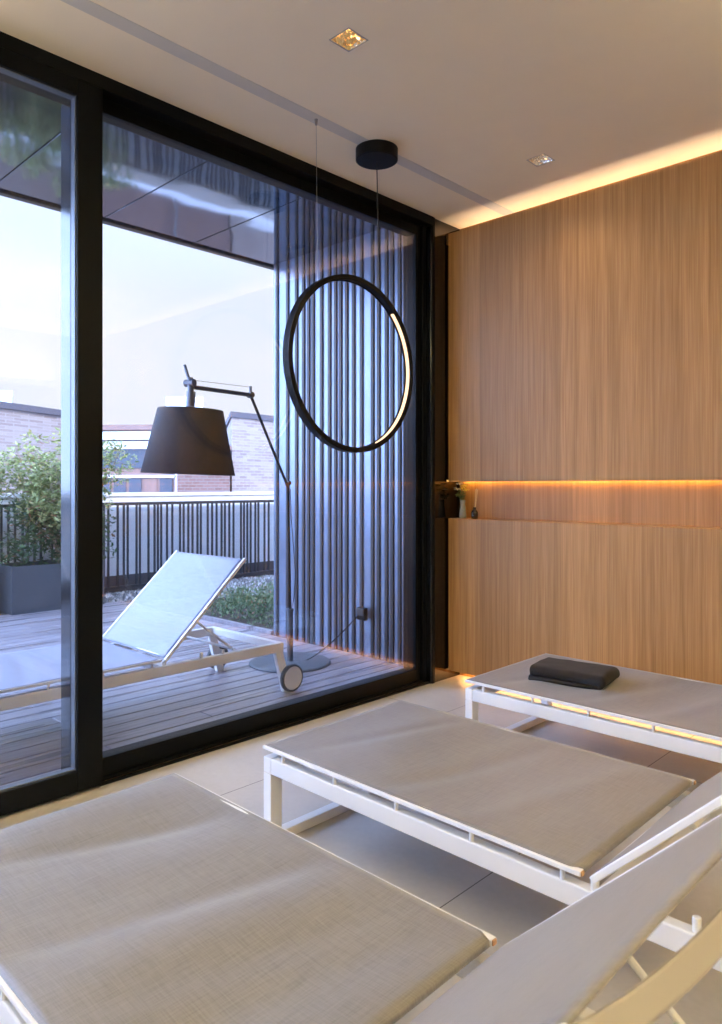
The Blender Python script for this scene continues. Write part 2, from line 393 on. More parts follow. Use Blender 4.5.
for k, (x, y) in enumerate(((.95, 2.2), (-1.75, -.75), (1.75, -.7))):  # lamps out of view, added to lift the ceiling brightness
    r = empty('added_uplighter', (x, y, 0), label='slim unseen uplighter added to brighten the ceiling, ' + ['close to the oak wall', 'at the front of the room', 'in the far corner'][k], cat='floor lamp')
    b = MB(); b.lathe([(0, 0), (.14, 0), (.14, .012), (.02, .02), (0, .02)], seg=32); b.build('base', M['black'], r)
    b = MB(); b.tube([(0, 0, .018), (0, 0, 1.80)], .011, 12); b.build('pole', M['black'], r)
    b = MB(); b.lathe([(0, 1.78), (.03, 1.79), (.13, 1.87), (.135, 1.88), (.125, 1.875), (.03, 1.80), (0, 1.80)], seg=40); b.build('bowl', M['steel'], r, smooth=True)
    light('uplight', 'SPOT', (0, 0, 1.86), FILL_UP*(1, 1.7, 1)[k], (1, .88, .55), target=(0, 0, 3), parent=r, spot_size=math.radians(140), spot_blend=.8, shadow_soft_size=.06)

# ------------------------------------------------------------------ glazed side (X = GX)
GXG = -2.865
def frame_rect(b, x0, x1, y0, y1, z0, z1, l, r_, bt, tp):
    b.box(x0, y0, z0, x1, y0+l, z1); b.box(x0, y1-r_, z0, x1, y1, z1)
    b.box(x0, y0+l, z0, x1, y1-r_, z0+bt); b.box(x0, y0+l, z1-tp, x1, y1-r_, z1)
# header, jamb, threshold
b = MB(); b.box(GX-.20, YF, H-.055, GX, 3.51, H+.18); b.box(GX-.20, YF, H-.075, GX-.075, 3.51, H-.055)
tag(b.build('trim_2', M['frame'], bevel=.002), kind='structure')
b = MB(); b.box(GX-.20, 3.505, 0, GX-.002, YW-.14+.01, H+.18); 
b.mi = 1; b.box(GX-.20, 3.497, 0, GX-.008, 3.505, H-.06); b.mi = 0; b.box(GX-.20, 3.46, 0, GX-.045, 3.497, H+.1)
tag(b.build('trim_3', [M['frame'], M['gloss']], bevel=.003), kind='structure')
b = MB(); b.box(GX-.20, 3.53, 0, GX-.012, YB, H+.1); tag(b.build('trim_4', M['frame2'], bevel=.001), kind='structure')
b = MB(); b.box(GX-.20, YF, -.02, GX-.045, 3.50, .022); b.box(GX-.035, 1.37, -.02, GX-.022, 3.50, .012); tag(b.build('trim_5', M['frame'], bevel=.002), kind='structure')
b = MB(); b.box(GX-.045, 1.40, -.02, GX-.036, 3.50, .008); tag(b.build('trim_6', M['brass']), kind='structure')
# fixed/outer pane with frame
wroot = empty('window_1', (0, 0, 0), kind='structure')
b = MB(); frame_rect(b, GX-.145, GX-.066, 1.30, 3.47, .02, H-.055, .07, .045, .07, .055)
frame_rect(b, GX-.135, GX-.06, 1.34, 3.43, .085, H-.105, .015, .015, .012, .012)
b.build('window_frame', M['frame'], wroot, bevel=.003)
for k, x in enumerate((GXG-.012, GXG+.012)):
    b = MB(); b.box(x-.0025, 1.35, .09, x+.0025, 3.42, H-.11); b.build('window_pane', M['glass'], wroot)
# sliding sash in the foreground
droot = empty('door_1', (0, 0, 0), kind='structure')
b = MB(); frame_rect(b, GX-.065, GX-.002, -.85, 1.372, .012, H-.055, .105, .105, .085, .065)
b.build('door_frame', M['frame'], droot, bevel=.004)
b = MB(); frame_rect(b, GX-.052, GX-.018, -.75, 1.275, .09, H-.112, .012, .012, .012, .012); b.build('glazing_bead', M['alu'], droot, bevel=.002)
for x in (GX-.045, GX-.024):
    b = MB(); b.box(x-.0025, -.745, .097, x+.0025, 1.268, H-.12); b.build('door_pane', M['glass'], droot)
# further sash behind the camera's left
wr2 = empty('window_2', (0, 0, 0), kind='structure')
b = MB(); frame_rect(b, GX-.145, GX-.07, YF+.02, -.78, .02, H-.055, .10, .10, .07, .055); b.build('window_frame', M['frame'], wr2, bevel=.003)
b = MB(); b.box(GXG-.002, YF+.11, .09, GXG+.003, -.87, H-.11); b.build('window_pane', M['glass'], wr2)
# outer meeting stile seen through the sliding sash
b = MB(); b.box(GX-.245, 1.305, .02, GX-.146, 1.37, H-.06); tag(b.build('trim_7', M['gloss'], bevel=.003), kind='structure')

# ------------------------------------------------------------------ terrace
b = MB()
x = GX-.21; DX1 = -7.08; random.seed(3)
while x > DX1:
    y = YF-1.2 + random.choice([0, .9, 1.8]) - 3
    while y < 3.74:
        L = random.choice([2.4, 3.0, 3.6]); y1 = min(y+L, 3.74)
        b.box(x-.113, y+.002, -.045, x, y1-.002, 0.0); y += L
    x -= .12
tag(b.build('terrace_deck', M['deck'], bevel=.003, seg=1), kind='structure')
b = MB(); b.box(-8.2, -6, -.5, GX-.3, 14, -.06); tag(b.build('terrace_base', M['gravelbed']), kind='structure')
# soffit: panels with shadow joints
b = MB(); SX = -4.66; SZ = 3.03
ysn = [-3.36, -2.65, -1.94, -1.235, -.53, .178, .884, 1.588, 2.296, 3.0, 3.76]
for i in range(len(ysn)-1):
    b.box(GX-.2, ysn[i]+.004, SZ, SX, ysn[i+1]-.004, SZ+.03)
b.mi = 1; b.box(GX-.2, -3.4, SZ+.03, SX, 3.76, SZ+.10); b.box(SX-.05, -3.4, SZ-.015, SX, 3.9, SZ+.3)
tag(b.build('terrace_soffit', [M['soffit'], M['rail']], bevel=.002, seg=1), kind='structure')
# slatted side wall
us = [276.6, 287, 296, 303, 308, 312.5, 321, 329, 335, 340, 346, 353, 361, 372, 378, 386, 391.6, 399, 404.5, 409]
b = MB(); b.box(-4.64, 3.76, -.1, GX-.20, 4.1, SZ+.1); b.box(-4.64, 4.1, -.1, -4.3, 9, SZ+.1)
b.mi = 1
for u in us:
    X, d = atY(u, 3.75); b.box(X-.013, 3.749, .0, X+.013, 3.76, SZ)
X = -4.64
for k in range(14):
    yy = 4.0+k*.33+random.uniform(-.06, .06); b.box(-4.655, yy, 0, -4.64, yy+.03, SZ)
tag(b.build('wall_terrace', [M['cladding'], M['slat']]), kind='structure')
# parapet
b = MB(); b.box(-8.15, -6, -.5, -7.96, 14, 1.10); b.box(-8.17, -6, 1.10, -7.94, 14, 1.14); b.mi = 1; b.box(-7.96, -6, -.3, -7.945, 14, .17)  # dark strip along the foot is shade put in as colour
tag(b.build('wall_parapet', [M['parapet'], M['foot_shade']]), kind='structure')

# railing
rr = empty('railing', (-7.85, 4, 0), label='long dark metal railing with unevenly spaced bars in front of the white parapet', cat='railing')
b = MB(); b.box(-.025, -5, .995, .025, 6, 1.03); b.build('top_rail', M['rail'], rr, bevel=.003)
b = MB(); b.box(-.02, -5, .03, .02, 6, .06); b.build('bottom_rail', M['rail'], rr, bevel=.003)
px = [50,66,100,122,136,168,180,211,233,245,257,278,297,325,338,355,370,388,400,425,441,457,475,487,503,518,545,556,568,580,597,608,630,645]
Ys = [atX(p/3.61+90, -7.85)[0] for p in px]
span = Ys[-1]-Ys[0]+.12
allY = sorted(Ys + [y-span for y in Ys if y-span > -.9] + [y+span for y in Ys if y+span < 9.9])
allY = [y for y in allY if -.9 < y < 9.9]
for y in allY[:98]:
    b = MB(); b.box(-.012, y-4-.009, .06, .012, y-4+.009, .995); b.build('baluster', M['rail'], rr)

# gravel and sedum bed beside the deck
def pebbles(name, n, region, label, mat, s0=.015, s1=.04):
    b = MB()
    for i in range(n):
        x = random.uniform(region[0], region[1]); y = random.uniform(region[2], region[3]); s = random.uniform(s0, s1)
        a = random.uniform(0, PI); ca, sa = math.cos(a), math.sin(a); h = s*random.uniform(.4, .8)
        vs = [(x+s*ca, y+s*sa, -.03), (x-s*sa, y+s*ca*.8, -.035), (x-s*ca, y-s*sa, -.03), (x+s*sa, y-s*ca*.8, -.035), (x, y, -.035+h+.02), (x, y, -.06)]
        b.add(vs, [(0, 1, 4), (1, 2, 4), (2, 3, 4), (3, 0, 4), (1, 0, 5), (2, 1, 5), (3, 2, 5), (0, 3, 5)])
    o = b.build(name, mat); tag(o, label, 'gravel', kind='stuff'); return o
def stone_mat():
    m = Mat('mixed_pebbles'); ge = m.n('ShaderNodeNewGeometry')
    c = m.ramp(ge.outputs['Random Per Island'], [(0, (.07, .07, .075)), (.5, (.22, .21, .20)), (1, (.55, .54, .53))]); return m.bsdf(c, .8)
M['stone'] = stone_mat()
pebbles('gravel', 5200, (-7.90, -6.62, 3.66, 8.2), 'mixed pale gravel strip behind the green bed along the railing', M['stone'])
pebbles('gravel', 1400, (-7.90, -7.60, 0, 3.55), 'thin gravel strip between deck boards and railing', M['stone'])
def leafcloud(b, c, rad, n, size, flat=.5, fill=.55):
    for i in range(n):
        while True:
            p = Vector((random.uniform(-1, 1), random.uniform(-1, 1), random.uniform(-1, 1)))
            if p.length < 1 and p.length > fill*random.random(): break
        p = Vector(c)+Vector((p.x*rad[0], p.y*rad[1], p.z*rad[2]))
        s = size*random.uniform(.6, 1.3)
        t = Vector((random.gauss(0, 1), random.gauss(0, 1), random.gauss(0, flat))).normalized()
        q = t.cross(Vector((random.gauss(0, .6), random.gauss(0, .6), 1))).normalized()
        nn = t.cross(q)*s*.15
        b.add([p-t*s, p-q*s*.42+nn, p+t*s, p+q*s*.42+nn, p-nn*.2], [(0, 1, 4), (1, 2, 4), (2, 3, 4), (3, 0, 4)])
b = MB(); random.seed(11)
for i in range(230):
    x = random.uniform(-6.38, -4.86); y = random.uniform(3.95, 7.0); h = random.uniform(.05, .15)*(1.25 if x > -5.9 else .8)
    leafcloud(b, (x, y, -.03+h), (.12, .12, h), 70, .018, 1.2, .2)
tag(b.build('sedum_planting', M['sedum']), 'low mixed green sedum bed between gravel and deck', 'groundcover', kind='stuff')
b = MB(); b.box(-6.6, 3.79, -.07, -4.66, 9, -.02); tag(b.build('planting_soil', M['soil']), kind='structure')
b = MB(); b.box(-6.6, 3.745, -.07, -4.66, 3.785, .03); tag(b.build('bed_edging', M['deck']), kind='structure')
# taller weed in the bed
wd = empty('tall_weed', (-6.53, 4.55, -.03), label='single tall leafy weed rising above the sedum bed by the railing', cat='plant')
b = MB(); b.tube([(0, 0, 0), (.01, .01, .15), (0, .02, .33)], .004, 6); b.build('stem', M['stem'], wd)
b = MB(); [leafcloud(b, (0, .01, z), (.06, .06, .05), 22, .022, 1) for z in (.1, .18, .26, .33)]; b.build('foliage', M['sedum'], wd)

# planter and shrub
pl = empty('planter', (-7.1, 2.60, 0), label='long anthracite rectangular planter at the deck edge below the leafy shrub', cat='planter')
b = MB(); PZ = .455; py1 = .92
b.box(-.42, 0, 0, 0, py1, .03); b.box(-.42, 0, .03, 0, .02, PZ); b.box(-.42, py1-.02, .03, 0, py1, PZ); b.box(-.42, .02, .03, -.40, py1-.02, PZ); b.box(-.02, .02, .03, 0, py1-.02, PZ)
b.build('tub', M['planter'], pl, bevel=.003); b = MB(); b.box(-.40, .02, .03, -.02, py1-.02, PZ-.05); b.build('soil', M['soil'], pl)
pl2 = copy_tree(pl); pl2.location = (-7.1, 1.32, 0); pl2['label'] = 'second anthracite planter at the far left of the terrace, mostly hidden by the frame'
def shrub(loc, h, label, seed):
    random.seed(seed)
    s = empty('leafy_shrub', loc, label=label, cat='shrub')
    tw = MB(); fo = MB(); fd = MB()
    for i in range(9):
        a = random.uniform(0, 2*PI); r = random.uniform(.15, .70); top = Vector((math.cos(a)*r*.45, math.sin(a)*r, h*random.uniform(.75, 1.0)))
        mid = Vector((top.x*.5+random.uniform(-.05, .05), top.y*.35, top.z*.45)); pts = [Vector((0, 0, 0)), mid*.5+Vector((0, .01, 0)), mid, (mid+top)/2+Vector((0, random.uniform(-.05, .05), 0)), top]
        for k in range(4): tw.tube([pts[k], pts[k+1]], .012-.0025*k, 6)
        for k in range(9):
            t = .30+.70*k/8; base = mid.lerp(top, (t-.3)/.7)
            br = base+Vector((random.uniform(-.14, .14), random.uniform(-.2, .2), random.uniform(0, .1)))
            tw.tube([base, br], .003, 4)
            leafcloud(fo, br, (.14, .18, .12), 84, .030)
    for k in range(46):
        leafcloud(fd, (random.uniform(-.14, .14), random.uniform(-.48, .42), random.uniform(.06, .60)), (.13, .15, .12), 66, .03)  # lower leaves coloured darker, standing in for shade below the sunlit crown
    tw.build('branches', M['bark'], s); fo.build('foliage', M['leaf'], s); fd.build('shaded_foliage', M['leaf_shade'], s)
shrub((-7.31, 3.16, PZ-.055), 1.26, 'leafy green shrub in the grey planter, right one next to the black window post', 5)
shrub((-7.31, 1.75, PZ-.055), 1.22, 'leafy green shrub at the far left edge of the terrace', 8)

# ------------------------------------------------------------------ neighbouring buildings
def poly_box(b, pts, z0, z1):
    n = len(pts); vs = [(x, y, z0) for x, y in pts]+[(x, y, z1) for x, y in pts]
    fs = [tuple(range(n))[::-1], tuple(range(n, 2*n))]+[(i, (i+1) % n, (i+1) % n+n, i+n) for i in range(n)]
    b.add(vs, fs)
def off(pts, k):
    cx = sum(p[0] for p in pts)/len(pts); cy = sum(p[1] for p in pts)/len(pts)
    r = []
    for x, y in pts:
        v = Vector((x-cx, y-cy)); v = v*(1+k/v.length); r.append((cx+v.x, cy+v.y))
    return r
def building(label, pts, z0, z1, wall, cop, cz=.18, extra=None, name='brick_building'):
    r = empty(name, (pts[0][0], pts[0][1], z0), label=label, cat='building')
    ox, oy = pts[0]; q = [(x-ox, y-oy) for x, y in pts]
    b = MB(); poly_box(b, q, 0, z1-z0-cz); b.build('wall', wall, r)
    b = MB(); poly_box(b, off(q, .12), z1-z0-cz, z1-z0); b.build('roof_coping', cop, r)
    if extra: extra(r, q)
    return r
def XY(u, d): p = P(u, 0, d); return (p.x, p.y)
building('long pale brick building with dark coping behind the shrubs at left', [XY(-160, 15.5), XY(92, 23.3), XY(60, 30), XY(-220, 24)], -8, 3.52, M['brick'], M['coping'])
building('pale sunlit brick building at the right, behind the cantilever lamp arm', [XY(232, 21.0), XY(330, 24.5), XY(320, 32), XY(225, 27)], -8, 3.38, M['brick'], M['coping'], .16)
building('low red brick wing below the black lamp shade', [XY(177, 19.6), XY(230, 20.4), XY(222, 24), XY(177, 24)], -8, 2.35, M['brick2'], M['roof'], .12)
def bands(r, q):
    a, c = Vector(q[0]), Vector(q[1]); t = (c-a); n = Vector((t.y, -t.x)).normalized()
    def band(name, mat, z0, z1, s0=0, s1=1, o=.03, th=.1):
        b = MB(); p0 = a+t*s0+n*o; p1 = a+t*s1+n*o; p2 = a+t*s1-n*th; p3 = a+t*s0-n*th
        poly_box(b, [tuple(p0), tuple(p1), tuple(p2), tuple(p3)], z0+8, z1+8); b.build(name, mat, r)
    band('window', M['winglass'], 1.72, 2.25); band('fascia', M['render'], 2.25, 2.46, o=.12); band('fascia', M['fascia'], 2.5, 2.72, o=.2)
    band('sill', M['render'], 1.45, 1.52, o=.06)
    for k in range(5): band('window', M['roof'] if k == 3 else M['winglass'], .95, 1.42, k*.2+.01, k*.2+.17)
building('low modern building with blue glazed band and pale fascias left of the lamp shade', [XY(98, 20.2), XY(175, 20.0), XY(175, 22.5), XY(100, 22.5)], -8, 2.92, M['roof'], M['roof'], .14, bands, 'modern_building')
building('distant white tower block faint above the lamp shade', [XY(166, 60), XY(203, 60), XY(203, 70), XY(166, 70)], -8, 8.6, M['render'], M['fascia'], .4, None, 'tower_block')
building('distant pale flat roof at the far left skyline', [XY(-60, 50), XY(12, 50), XY(12, 60), XY(-60, 60)], -8, 7.8, M['fascia'], M['fascia'], .4, None, 'tower_block')
b = MB(); b.box(-120, -60, -8.2, 20, 120, -8); tag(b.build('street_ground', M['asphalt']), kind='structure')

# ------------------------------------------------------------------ sun lounger
LW = .72; PIV = 1.195; HX = 1.706; HZ = .811; SZT = .335; BZ = .321     # width, backrest pivot, head end, sling height
BA = math.atan2(HZ-BZ, HX-PIV)
def seat_mesh(seed=1, amp=1.0):
    b = MB(); nx, ny = 90, 40; L0, L1 = .004, 1.165
    rnd = random.Random(seed); ph = [rnd.uniform(0, 6) for _ in range(6)]
    def z(x, y):
        t = (x-L0)/(L1-L0); s = (y/(LW/2))
        env = (1-s**4)*math.sin(PI*min(1, max(0, t)))**.5
        sag = -.010*(1-s*s)*math.sin(PI*t)
        xs = x+.05*math.sin(3*y+ph[2])
        wv = .0035*math.sin(9*xs+ph[0]+1.2*y)+.0030*math.sin(17*xs+ph[1]-2.2*y)*(.6+.4*math.sin(4*y+ph[3]))
        rp = .0028*math.exp(-((x-.93-.1*s)/.05)**2)-.0028*math.exp(-((x-.23-.12*s)/.035)**2)-.003*math.exp(-((x-.62-.1*s)/.045)**2)
        return SZT+sag+(wv+rp)*env*amp*2.5
    top = []
    for i in range(nx+1):
        x = L0+(L1-L0)*i/nx; dz = 0
        if i == nx: x, dz = L1+.004, .012      # hem turned down over the end bar
        if i == nx-1: x = L1+.002
        for j in range(ny+1):
            yi = .003 if i < nx-1 else .017
            y = -LW/2+yi+(LW-2*yi)*j/ny; top.append((x, y, z(min(x, L1), y)-dz))
    n = len(top); bot = [(x-(.0025 if q >= nx*(ny+1) else 0), y, zz-.0025) for q, (x, y, zz) in enumerate(top)]; fs = []
    k = ny+1
    for i in range(nx):
        for j in range(ny):
            a = i*k+j; fs.append((a, a+k, a+k+1, a+1)); fs.append((n+a, n+a+1, n+a+k+1, n+a+k))
    for i in range(nx):
        a = i*k; fs.append((a, n+a, n+a+k, a+k)); a = i*k+ny; fs.append((a, a+k, n+a+k, n+a))
    for j in range(ny):
        fs.append((j, j+1, n+j+1, n+j)); a = nx*k+j; fs.append((a, n+a, n+a+1, a+1))
    b.add(top+bot, fs); return b
def back_mesh():
    b = MB(); nx, ny = 40, 24; L = math.hypot(HX-PIV, HZ-BZ)-.01; top = []; bot = []
    ca, sa = math.cos(BA), math.sin(BA)
    for i in range(nx+1):
        s = .012+(L-.012)*i/nx
        for j in range(ny+1):
            y = -LW/2+.016+(LW-.032)*j/ny; q = y/(LW/2)
            h = .0095-.008*(1-q*q)*math.sin(PI*s/L)+.0012*math.sin(9*y+4*s)
            if i == nx: h -= .004
            for l, hh in ((top, h), (bot, h-.003)): l.append((PIV+s*ca-hh*sa, y, BZ+s*sa+hh*ca))
    n = len(top); k = ny+1; fs = []
    for i in range(nx):
        for j in range(ny):
            a = i*k+j; fs.append((a, a+k, a+k+1, a+1)); fs.append((n+a, n+a+1, n+a+k+1, n+a+k))
    for i in range(nx):
        a = i*k; fs.append((a, n+a, n+a+k, a+k)); a = i*k+ny; fs.append((a, a+k, n+a+k, n+a))
    for j in range(ny):
        fs.append((j, j+1, n+j+1, n+j)); a = nx*k+j; fs.append((a, n+a, n+a+1, a+1))
    b.add(top+bot, fs); return b
def make_lounger(label, fab, seed, group=None, amp=1.0):
    r = empty('sun_lounger', label=label, cat='sun lounger', group=group)
    W = LW/2; RZ0, RZ1 = .242, .296; XE = 1.98
    b = MB()
    for s in (-1, 1): b.box(.04, s*W, RZ0, XE, s*(W-.034), RZ1)
    b.box(XE-.034, -W+.034, RZ0+.01, XE, W-.034, RZ1); b.box(1.19, -W+.034, RZ0+.012, 1.225, W-.034, RZ1-.006); b.box(0.0, -W, RZ0, .04, W, RZ1)
    b.build('base_frame', M['white'], r, bevel=.004)
    for s in (-1, 1):
        b = MB(); b.box(.0, s*W, 0, .04, s*(W-.05), RZ0); b.build('leg', M['white'], r, bevel=.003)
        b = MB(); b.bar([(XE-.03, s*(W-.02), RZ0+.005), (XE+.035, s*(W-.02), .0)], .03, .055, up=(1, 0, 0)); b.build('leg', M['white'], r, bevel=.003)
        wl = MB(); cx, cz = XE+.045, .082
        yo = s*(W+.004); y2 = s*(W+.034); ym = s*(W+.019); R_ = .081
        wl.lathe([(.055, yo), (R_-.006, yo), (R_, yo+s*.005), (R_, y2-s*.005), (R_-.006, y2), (.069, y2)], (cx, 0, cz), 40, 'Y')
        wo = wl.build('wheel', M['rubber'], r, smooth=True)
        wl = MB(); wl.lathe([(.0, yo+s*.002), (.056, yo+s*.002), (.069, y2-s*.004), (.066, y2+s*.001), (.0, y2)], (cx, 0, cz), 40, 'Y'); wl.build('hub', M['hub'], wo)
    b = MB(); b.box(.0, -W+.05, .0, .04, W-.05, .034); b.build('foot_bar', M['white'], r, bevel=.003)
    # sling carrier: side bars on small posts
    b = MB()
    for s in (-1, 1):
        b.box(.0, s*(W+.004), .3215, 1.17, s*(W-.014), .3335)
        for x in (.098, .345, .60, .86, 1.12): b.tube([(x, s*(W-.007), RZ1-.003), (x, s*(W-.007), .320)], .0065, 10)
    for x in (.0, 1.148): b.box(x+.001, -W+.014, .320, x+.014, W-.014, .3305)
    b.build('sling_frame', M['white'], r, bevel=.002)
    for s in (-1, 1):
        b = MB(); b.box(1.1695, s*(W+.001), .3225, 1.173, s*(W-.011), .3325); b.build('end_plug', M['cap'], r)
    seat_mesh(seed, amp).build('seat_sling', fab, r, smooth=True)
    # backrest
    ca, sa = math.cos(BA), math.sin(BA); L = math.hypot(HX-PIV, HZ-BZ)
    def Q(s, y, h=0): return (PIV+s*ca-h*sa, y, BZ+s*sa+h*ca)
    b = MB()
    for s in (-1, 1): b.bar([Q(0, s*(W-.008)), Q(L, s*(W-.008))], .018, .017, up=(-sa, 0, ca))
    b.tube([Q(.02, -W+.012), Q(.02, W-.012)], .009, 10)
    b.build('backrest_frame', M['white'], r, bevel=.003)
    b = MB(); n = 24; pts = []
    for i in range(n+1):
        t = i/n; y = -W+.012+(LW-.024)*t; pts.append(Q(L-.012, y, -.034*(1-(2*t-1)**2)**.8-.006))
    b.bar(pts, .026, .010, up=(ca, 0, sa)); b.build('head_bow', M['bow_dim'], r, smooth=False, bevel=.003)
    back_mesh().build('back_sling', fab, r, smooth=True)
    for s in (-1, 1):
        b = MB(); b.tube([Q(L*.38, s*(W-.05), -.008), (1.645, s*(W-.05), RZ1+.008)], .0065, 10); b.build('support_stay', M['white'], r)
        for x, h, rad in ((1.42, .03, .009), (1.56, .022, .009), (1.196, .024, .010)):
            b = MB(); b.tube([(x, s*(W-.017), RZ1-.004), (x, s*(W-.017), RZ1+h)], rad, 14); b.build('adjuster_peg', M['white'], r, bevel=.002)
    b = MB(); b.tube([(1.645, -W+.03, RZ1+.008), (1.645, W-.03, RZ1+.008)], .0075, 10); b.build('stay_bar', M['white'], r)
    return r
lo1 = make_lounger('nearest white sun lounger with taupe sling, filling the lower left corner', M['fabric'], 4)
lo1.location = (-1.968, .842, 0)
lo2 = copy_tree(lo1); lo2.location = (-1.963, 1.905, 0); lo2['label'] = 'middle white sun lounger with taupe sling, right behind the nearest one'
lo3 = copy_tree(lo1); lo3.location = (-1.962, 3.07, 0); lo3['label'] = 'white sun lounger by the oak wall carrying the folded dark towel'
for o in (lo1, lo2, lo3): o['group'] = 'indoor sun loungers'
for i, o in enumerate((lo2, lo3)):
    ch = [c for c in o.children if c.name.startswith('seat_sling')][0]
    t = seat_mesh(20+i*7, .8).build('seat_sling', M['fabric'], o, smooth=True); ch.data = t.data; bpy.data.objects.remove(t)
lo4 = make_lounger('pale blue white sun lounger with grey wheels standing outside on the wooden deck', M['fabric_out'], 9)
lo4.location = (-3.66, .77, 0); lo4.rotation_euler = (0, 0, PI/2)

# ------------------------------------------------------------------ folded towel on the far lounger
def towel_mesh(L, Wd, T, slit_z, seed):
    """doubled terry towel: rounded slab in the x-z plane, slit open at the left end, round fold at the right"""
    def rr(x0, x1, z0, z1, rl, rr_, k=7):      # rounded outline points
        pts = []
        for cx, cz, r, a0 in ((x1-rr_, z1-rr_, rr_, 90), (x1-rr_, z0+rr_, rr_, 0), (x0+rl, z0+rl, rl, -90)):
            for i in range(k+1): a = math.radians(a0-90*i/k); pts.append((cx+r*math.cos(a), cz+r*math.sin(a)))
        return pts
    k = 7; pts = []
    h = T/2; rl = .012
    def arc(cx, cz, r, a0, a1, n=8):
        return [(cx+r*math.cos(math.radians(a0+(a1-a0)*i/n)), cz+r*math.sin(math.radians(a0+(a1-a0)*i/n))) for i in range(n+1)]
    def line(a, b, n): return [(a[0]+(b[0]-a[0])*i/n, a[1]+(b[1]-a[1])*i/n) for i in range(1, n)]
    sz = slit_z; g = .0042
    def chain(*segs):
        out = []
        for sgm in segs:
            if out: out += line(out[-1], sgm[0], 14)
            out += sgm
        return out
    R_ = h*.92
    pts = chain(arc(-L/2+rl, T-rl, rl, 180, 90), arc(L/2-R_, T-R_, R_, 90, -90, 14), arc(-L/2+rl*.8-.006, rl*.8, rl*.8, 270, 180),
                arc(-L/2+.004-.006, sz-g-.003, .003, 180, 90, 3), [(L/2-R_*.9, sz-g*.3), (L/2-R_*.9, sz+g*.3)], arc(-L/2+.004, sz+g+.003, .003, 270, 180, 3))
    n = len(pts); nv = 30; vs = []
    for j in range(nv+1):
        q = 2*j/nv-1; e = max(0, 1-abs(q)**9)**.5
        for x, z in pts:
            amp = (z/T)
            y = q*Wd/2+.006*noise.noise(Vector((x*10, z*30, seed)))
            zz = z*(.80+.20*e)+amp*(.006*noise.noise(Vector((x*7, y*8, seed)))+.003*noise.noise(Vector((x*22, y*20, seed+5))))
            xx = x*(1-.012*(1-e))+.006*noise.noise(Vector((y*9, z*25, seed+2)))
            vs.append((xx, y, max(.0005, zz)))
    fs = [(j*n+i, j*n+(i+1) % n, (j+1)*n+(i+1) % n, (j+1)*n+i) for j in range(nv) for i in range(n)]
    fs += [tuple(range(n))[::-1], tuple(nv*n+i for i in range(n))]
    b = MB(); b.add(vs, fs); return b
tw = empty('folded_towel', (-1.607, 3.070, .3255), math.radians(9), label='folded dark charcoal towel lying on the sling by the oak wall', cat='towel')
towel_mesh(.345, .235, .068, .028, 2.3).build('towel_fold', M['towel'], tw, smooth=True)

# ------------------------------------------------------------------ ring pendant
RX = -2.41; RY = 2.435; RZ = 1.795; RR = .405
pr = empty('ring_pendant', (RX, RY, H), label='large black ring pendant lamp with warm glowing inner strip hanging before the window', cat='pendant lamp')
b = MB(); rad = .405; zc = RZ-H; n = 128
def ring(b, r0, r1, x0, x1, a0=0, a1=2*PI):
    full = abs(a1-a0-2*PI) < 1e-6; k = int(n*(a1-a0)/(2*PI)); pts = []
    vs = []
    for i in range(k if full else k+1):
        a = a0+(a1-a0)*i/k
        for r, x in ((r0, x0), (r1, x0), (r1, x1), (r0, x1)): vs.append((x, r*math.cos(a), zc+r*math.sin(a)))
    fs = []; m = k
    for i in range(m):
        j = (i+1) % (k if full else k+1)
        for q in range(4): fs.append((i*4+q, i*4+(q+1) % 4, j*4+(q+1) % 4, j*4+q))
    if not full: fs += [(0, 1, 2, 3), tuple(k*4+q for q in (3, 2, 1, 0))]
    b.add(vs, fs)
ring(b, rad-.004, rad+.012, -.021, .021); ring(b, rad-.012, rad-.0035, -.021, -.015); ring(b, rad-.012, rad-.0035, .015, .021); ring(b, rad-.0055, rad-.0035, -.015, .015)
b.build('ring', M['black'], pr, bevel=.0015, seg=1)
b = MB(); ring(b, rad-.010, rad-.0045, -.0085, .0085, math.radians(-66), math.radians(46)); b.build('light_diffuser', emit('ring_glow', (1, .66, .40), 2.1), pr)
b = MB(); ring(b, rad-.008, rad-.0045, -.0145, .0145, math.radians(46.5), math.radians(293)); b.build('unlit_diffuser', M['black'], pr)
b = MB(); cy = 2.612-RY; b.lathe([(0, -.058), (.098, -.058), (.104, -.054), (.104, 0), (0, 0)], (-.013, cy, -.001), 64); b.build('canopy', M['black'], pr, smooth=False)
b = MB(); b.tube([(-.013, cy, -.057), (.0, cy+.005, zc+math.sqrt(max(0, rad**2-(cy+.005)**2))+.012)], .0028, 8); b.build('power_cable', M['wire'], pr)
b = MB(); y2 = 2.206-RY; b.lathe([(0, -.028), (.005, -.028), (.008, -.002), (0, -.002)], (-.01, y2, 0), 16); b.build('ceiling_anchor', M['steel'], pr)
b = MB(); b.tube([(-.01, y2, -.028), (0, y2, zc+math.sqrt(rad**2-y2**2)+.012)], .0011, 6); b.build('suspension_wire', M['steel'], pr)

